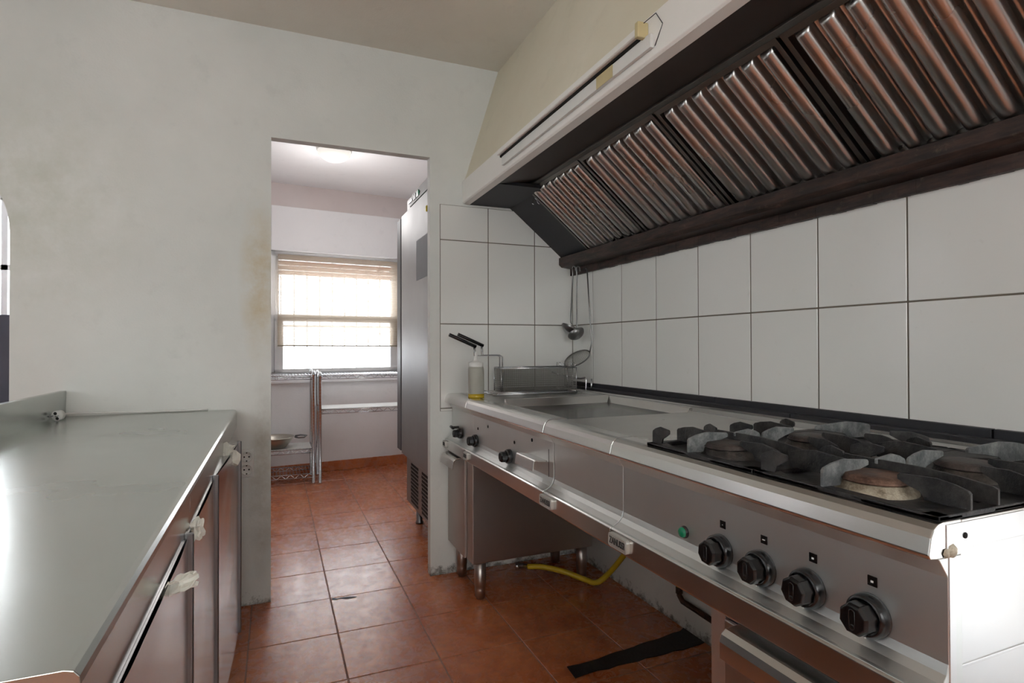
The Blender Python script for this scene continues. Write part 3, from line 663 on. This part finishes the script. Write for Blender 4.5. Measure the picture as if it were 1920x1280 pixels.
# plug and cable on the counter
pl = thing('power_plug', 'white round power plug lying beside the raised edge of the counter', 'plug', (-.735, 2.60, .851))
b = M(); b.lathe([(0, 0), (.014, 0), (.0185, .004), (.0185, .010), (.0175, .012), (.0175, .026), (.012, .034), (.006, .044), (0, .045)], (-.735, 2.56, .8705), (.25, .95, .05), 24); b.build('plug_body', m_white, pl)
b = M()
for dx in (-.0095, .0095): b.tube([(-.735+dx, 2.562, .8705), (-.742+dx, 2.545, .870)], .0024, 8)
b.build('pins', m_chrome, pl)
b = M(); b.lathe([(0, .0005), (.0055, .0003), (.006, 0)], (-.737, 2.5597, .879), (-.25, -.95, -.05), 10); b.lathe([(0, .0005), (.0055, .0003), (.006, 0)], (-.731, 2.5597, .861), (-.25, -.95, -.05), 10); b.build('contacts', m_hole, pl)
b = M(); b.tube(smooth_path([(-.724, 2.605, .871), (-.71, 2.66, .868), (-.66, 2.712, .862), (-.5, 2.722, .8575), (-.36, 2.716, .857), (-.26, 2.727, .8565)]), .0035, 8)
b.build('cable', m_white, pl)
# wall socket
so = thing('wall_socket', 'white double wall socket beside the far end of the counter', 'socket', (-.104, 2.735, .55))
b = M(); b.box(-.143, -.082, 2.722, 2.735, .556, .678); b.build('plate', m_white, so, .004)
for z in (.645, .590):
    b = M(); b.lathe([(.0235, 0), (.024, .003), (.0225, .004), (.0205, .0035), (.0195, .0006), (0, .0006)], (-.111, 2.722, z), (0, -1, 0), 28); o = b.build('outlet', m_white, so)
    b = M(); 
    for dx in (-.0095, .0095): b.lathe([(0, .0006), (.0032, .0004), (.0034, 0)], (-.111+dx, 2.7212, z), (0, -1, 0), 8)
    b.box(-.1135, -.1085, 2.719, 2.7215, z+.015, z+.020); b.box(-.1135, -.1085, 2.719, 2.7215, z-.020, z-.015); b.build('contacts', m_hole, o)

# ------------------------------------------------------------------ fryer baskets, bottle, utensils
def wire_basket(y0, y1, label, zb=.906, dx=0., gx=0., gz=.010):
    t = thing('fry_basket', label, 'basket', (1.18, (y0+y1)/2, zb), 'wire fry baskets on the fryer')
    x0, x1, z0, z1 = .985+dx, 1.385+dx, zb, zb+.108
    b = M(); r = .0009; st = .0095
    def grid(o, u, v, nu, nv):
        o = Vector(o); u = Vector(u); v = Vector(v)
        for i in range(nu+1): b.tube([o+u*i/nu, o+u*i/nu+v], r, 3, False)
        for j in range(nv+1): b.tube([o+v*j/nv, o+v*j/nv+u], r, 3, False)
    nx_, ny_, nz_ = 42, 11, 11
    for y in (y0, y1): grid((x0, y, z0), (x1-x0, 0, 0), (0, 0, z1-z0), nx_, nz_)
    for x in (x0, x1): grid((x, y0, z0), (0, y1-y0, 0), (0, 0, z1-z0), ny_, nz_)
    grid((x0, y0, z0), (x1-x0, 0, 0), (0, y1-y0, 0), nx_, ny_)
    b.build('mesh_basket', m_wire, t)
    b = M(); b.tube([(x0, y0, z1), (x1, y0, z1), (x1, y1, z1), (x0, y1, z1)], .003, 6, closed=True)
    for x, y in ((x0, y0), (x1, y0), (x1, y1), (x0, y1)): b.tube([(x, y, z0), (x, y, z1)], .0024, 6)
    b.build('frame', m_chrome, t)
    ym = (y0+y1)/2; b = M()
    for d in (-.018, .018):
        b.tube([(x0+.018, ym+d, z0), (x0+.018, ym+d, z1+.055), (x0+.004, ym+d, z1+.062), (x0-.115+gx, ym+d*.6, z1+.062), (x0-.118+gx, ym+d*.4, z1+.09+gz)], .0028, 6)
    b.build('handle_wire', m_chrome, t)
    b = M(); b.tube([(x0-.11+gx, ym, z1+.094+gz), (x0-.24+gx, ym, z1+.150+gz)], .0085, 10); b.build('handle_grip', m_black, t)
    for xx in (x1-.075, x1-.01): M().tube([(xx, ym-.01, z1), (xx, ym-.01, z1+.022), (xx+.02, ym-.01, z1+.022), (xx+.026, ym-.01, z1+.012), (xx+.018, ym-.01, z1+.004)], .0018, 5).build('hook', m_chrome, t)
wire_basket(2.50, 2.595, 'nearer wire fry basket with black grip lying on the fryer top')
wire_basket(2.61, 2.70, 'farther wire fry basket behind the first one, against the back tiles', dx=.04, gx=.035, gz=.014)
b = M()
for k in range(5):
    y = 2.47+k*.04; b.tube([(.93, y, .894+.0015*k), (1.385, y, .897)], .004, 6)
b.tube([(.95, 2.455, .899), (.95, 2.66, .902)], .004, 6); b.tube([(1.36, 2.455, .902), (1.36, 2.66, .902)], .004, 6)
tag(b.build('wire_rack', m_chrome), 'flat rack of steel rods lying under the fry baskets', 'rack')
b = M(); b.tube(smooth_path([(1.33, 2.66, .985), (1.40, 2.58, .962), (1.42, 2.52, .957), (1.432, 2.49, .962), (1.432, 2.485, .94), (1.43, 2.485, .898)], 3), .0045, 8); b.tube([(1.442, 2.45, .897), (1.442, 2.45, .958)], .005, 8)
tag(b.build('drain_rod', m_chrome), 'bent steel rod standing behind the fry baskets by the wall', 'rod')
bo = thing('squeeze_bottle', 'white translucent squeeze bottle with a little yellow oil', 'bottle', (.835, 2.42, .89))
b = M(); b.lathe([(0, 0), (.0335, 0), (.036, .004), (.036, .125), (.034, .135), (.030, .142), (0, .142)], (.835, 2.43, .8905), n=28); b.build('bottle_body', m_bottle, bo)
b = M(); b.lathe([(.0, .0), (.0362, .0), (.0364, .006), (.0364, .018), (0, .018)], (.835, 2.43, .8902), n=28); b.build('oil', m_oil, bo)
b = M(); b.lathe([(.033, .138), (.033, .156), (.020, .160), (.010, .168), (.006, .19), (.003, .205), (0, .206)], (.835, 2.43, .8905), n=24); b.build('nozzle_cap', m_white, bo)
def ladle(hx, hy, hz, bx, by, bz, r, label, tilt=(0, -.5, .85)):
    t = thing('ladle', label, 'ladle', (hx, hy, bz), 'ladles hanging at the far end of the hood')
    b = M(); b.tube(smooth_path([(hx+.0, hy-.012, hz-.022), (hx, hy-.010, hz-.004), (hx-.004, hy, hz+.004), (hx-.008, hy+.008, hz-.006), (hx-.008, hy+.006, hz-.05), (bx, by+.01, bz+.05), (bx, by+.002, bz+.01)], 5), .0036, 8); b.build('handle', m_uten, t)
    b = M(); pr = [(r*math.cos(math.radians(a)), r*.75*math.sin(math.radians(a))) for a in range(0, -91, -10)]
    b.lathe(pr+[(max(p[0]-.0015, 0), p[1]+.0015) for p in pr[::-1]], (bx-.012, by, bz-.002), tilt, 28); b.build('bowl', m_uten, t)
ladle(1.432, 2.60, 1.528, 1.436, 2.64, 1.225, .042, 'ladle hanging farthest into the corner with its bowl facing left', (.25, -.35, .9))
ladle(1.432, 2.555, 1.522, 1.438, 2.58, 1.19, .045, 'second ladle hanging beside the wire skimmer, bowl lower', (-.2, .55, .8))
c = Vector((1.412, 2.542, 1.057)); u = Vector((.10, -.21, .085)).normalized()*.083; nrm = Vector((-.62, -.5, .25)); v = u.cross(nrm).normalized()*.034; nn = u.cross(v).normalized(); nn = -nn if nn.x > 0 else nn
sk = thing('skimmer', 'round wire mesh skimmer hanging on the tiles right of the ladles', 'skimmer', (1.43, 2.47, 1.05))
b = M(); b.tube([(1.45, 2.515, 1.51), (1.448, 2.50, 1.505), (1.452, 2.485, 1.30), (1.456, 2.470, 1.135), tuple(c+u*.98)], .0038, 8); b.build('handle', m_uten, sk)
b = M(); b.tube([c+u*math.cos(a)+v*math.sin(a) for a in [2*math.pi*k/36 for k in range(36)]], .0035, 6, closed=True); b.build('rim', m_uten, sk)
b = M()
def sp(a_, b_): return c+u*a_+v*b_-nn*(-.028)*(1-min(1, a_*a_+b_*b_))
for k in range(-9, 10):
    q = k/10; h = math.sqrt(max(0, 1-q*q)); L1 = [sp(q, h*(j/6-1)) for j in range(13)]; L2 = [sp(h*(j/6-1), q) for j in range(13)]
    b.tube(L1, .0008, 3, False); b.tube(L2, .0008, 3, False)
b.build('mesh_bowl', m_wire, sk)

# ------------------------------------------------------------------ back room: racks, bowl, refrigerator
def rack(x0, x1, y0, y1, shelves, zt, label):
    t = thing('wire_rack_shelf', label, 'shelving rack', ((x0+x1)/2, (y0+y1)/2, 0), 'chrome wire racks under the far window')
    for x in (x0, x1):
        for y in (y0, y1):
            b = M(); b.lathe([(0, 0), (.014, 0), (.014, .012), (.0125, .014), (.0125, zt-.02), (.016, zt-.018), (.016, zt-.004), (.008, zt+.022), (0, zt+.026)], (x, y, 0), n=14)
            for k in range(int(zt/.025)): b.lathe([(.0125, k*.025), (.0132, k*.025+.001), (.0125, k*.025+.002)], (x, y, 0), n=10)
            b.build('post', m_chrome, t)
    for z, solid in shelves:
        b = M()
        for zz in (z, z-.03):
            b.tube([(x0, y0, zz), (x1, y0, zz), (x1, y1, zz), (x0, y1, zz)], .004, 6, closed=True)
        for y in (y0, y1):
            nseg = max(4, int((x1-x0)/.035)); b.tube([(x0+(x1-x0)*k/nseg, y, z-(0 if k % 2 else .03)) for k in range(nseg+1)], .0026, 5)
        for x in (x0, x1):
            nseg = 8; b.tube([(x, y0+(y1-y0)*k/nseg, z-(0 if k % 2 else .03)) for k in range(nseg+1)], .0026, 5)
        nr = int((x1-x0)/.025)
        for k in range(1, nr): b.tube([(x0+(x1-x0)*k/nr, y0, z+.003), (x0+(x1-x0)*k/nr, y1, z+.003)], .0018, 4, False)
        o = b.build('wire_shelf', m_chrome, t)
        if solid:
            q = M(); q.box(x0+.015, x1-.015, y0+.01, y1-.01, z+.005, z+.009); q.build('shelf_sheet', m_white, o, label='white sheet lying on the wire shelf')
rack(-.62, .295, 4.95, 5.27, [(.885, False), (.285, True), (.085, False)], .90, 'chrome wire rack at left beyond the doorway holding a metal bowl')
rack(.345, 1.15, 4.93, 5.27, [(.885, False), (.60, True)], .89, 'chrome wire rack under the window beside the refrigerator')
bw = thing('metal_bowl', 'wide metal bowl with a handle on the left rack', 'bowl', (.0, 5.08, .294))
b = M(); pr = [(.0, .0), (.075, .0), (.09, .006), (.135, .062), (.15, .085), (.158, .088)]; b.lathe(pr+[(p[0]-.003 if p[0] > .004 else 0, p[1]+.003) for p in pr[::-1]], (-.0, 5.06, .2945), n=36)
b.build('bowl_body', steel('bowl_steel', .5, .3, (1, 1, 1), .3, (1, .95, .82)), bw)
b = M(); b.tube([(.155, 5.045, .378), (.185, 5.03, .372), (.225, 5.01, .375), (.245, 5.02, .388), (.20, 5.05, .39), (.16, 5.07, .382)], .0075, 8); b.build('handle', m_edge, bw)

fr = thing('upright_refrigerator', 'tall stainless upright refrigerator with a vent grille, right beyond the doorway', 'refrigerator', (1.15, 3.3, 0))
fx0 = .79
b = M(); b.box(fx0, 1.54, 2.86, 3.66, .13, 2.06); b.build('body', m_fridge, fr, .004)
b = M(); b.box(fx0-.03, fx0-.004, 2.87, 3.70, .43, 1.965); fd = b.build('door', m_fridge, fr, .006)
b = M(); b.box(fx0-.034, fx0-.005, 3.705, 3.815, .445, 1.95); b.build('edge_handle', m_strip2, fd, .003, label='dark vertical handle strip')
b = M(); b.prism([(fx0-.01, 2.055), (fx0-.026, 1.975), (fx0-.001, 1.972), (fx0, 2.055)], 2.86, 3.47); hp = b.build('control_panel', m_fridge, fr, .002)
b = M(); b.box(fx0-.027, fx0-.02, 3.24, 3.29, 1.99, 2.025); b.build('green_switch', m_green, hp, label='green rocker switch')
b = M(); b.box(fx0-.027, fx0-.02, 3.31, 3.335, 1.99, 2.022); b.box(fx0-.027, fx0-.02, 3.345, 3.37, 1.99, 2.022); b.build('black_switches', m_black, hp)
b = M(); b.box(fx0-.026, fx0-.021, 3.40, 3.50, 1.998, 2.01); b.build('lettering_strip', m_edge, hp)
b = M(); b.box(fx0-.0312, fx0-.030, 2.9, 3.27, 1.50, 1.73); b.build('paper_sheet', m_paper, fd, label='grey sheet in a plastic sleeve stuck on the door')
b = M(); b.lathe([(.017, 0), (.017, .004), (.012, .007), (0, .008)], (fx0-.030, 3.02, 1.865), (-1, 0, 0), 16); b.build('sticker', m_ypaint, fd, label='yellow round magnet')
b = M(); b.box(fx0-.0315, fx0-.030, 2.965, 2.99, 1.88, 1.92); b.build('white_sticker', m_white, fd)
b = M(); b.box(fx0-.004, fx0, 2.87, 3.66, .135, .42); gp = b.build('grille_panel', m_fridge, fr, .002)
for g0, g1 in ((3.33, 3.55), (3.06, 3.27)):
    b = M()
    for i in range(7):
        for j in range(11):
            cy = g0+.02+(g1-g0-.04)*(i+(.5 if j % 2 else 0)*.6)/6.4; cz = .165+.0225*j; b.box(fx0-.0052, fx0-.0038, cy-.012, cy+.012, cz-.0075, cz+.0075)
    b.build('vent_holes', m_hole, gp)
for x in (fx0+.06, 1.48):
    for y in (2.92, 3.58):
        b = M(); b.lathe([(0, .13), (.02, .13), (.02, .02), (.025, .012), (.025, 0), (0, 0)], (x, y, 0), n=14); b.build('leg', m_edge, fr)
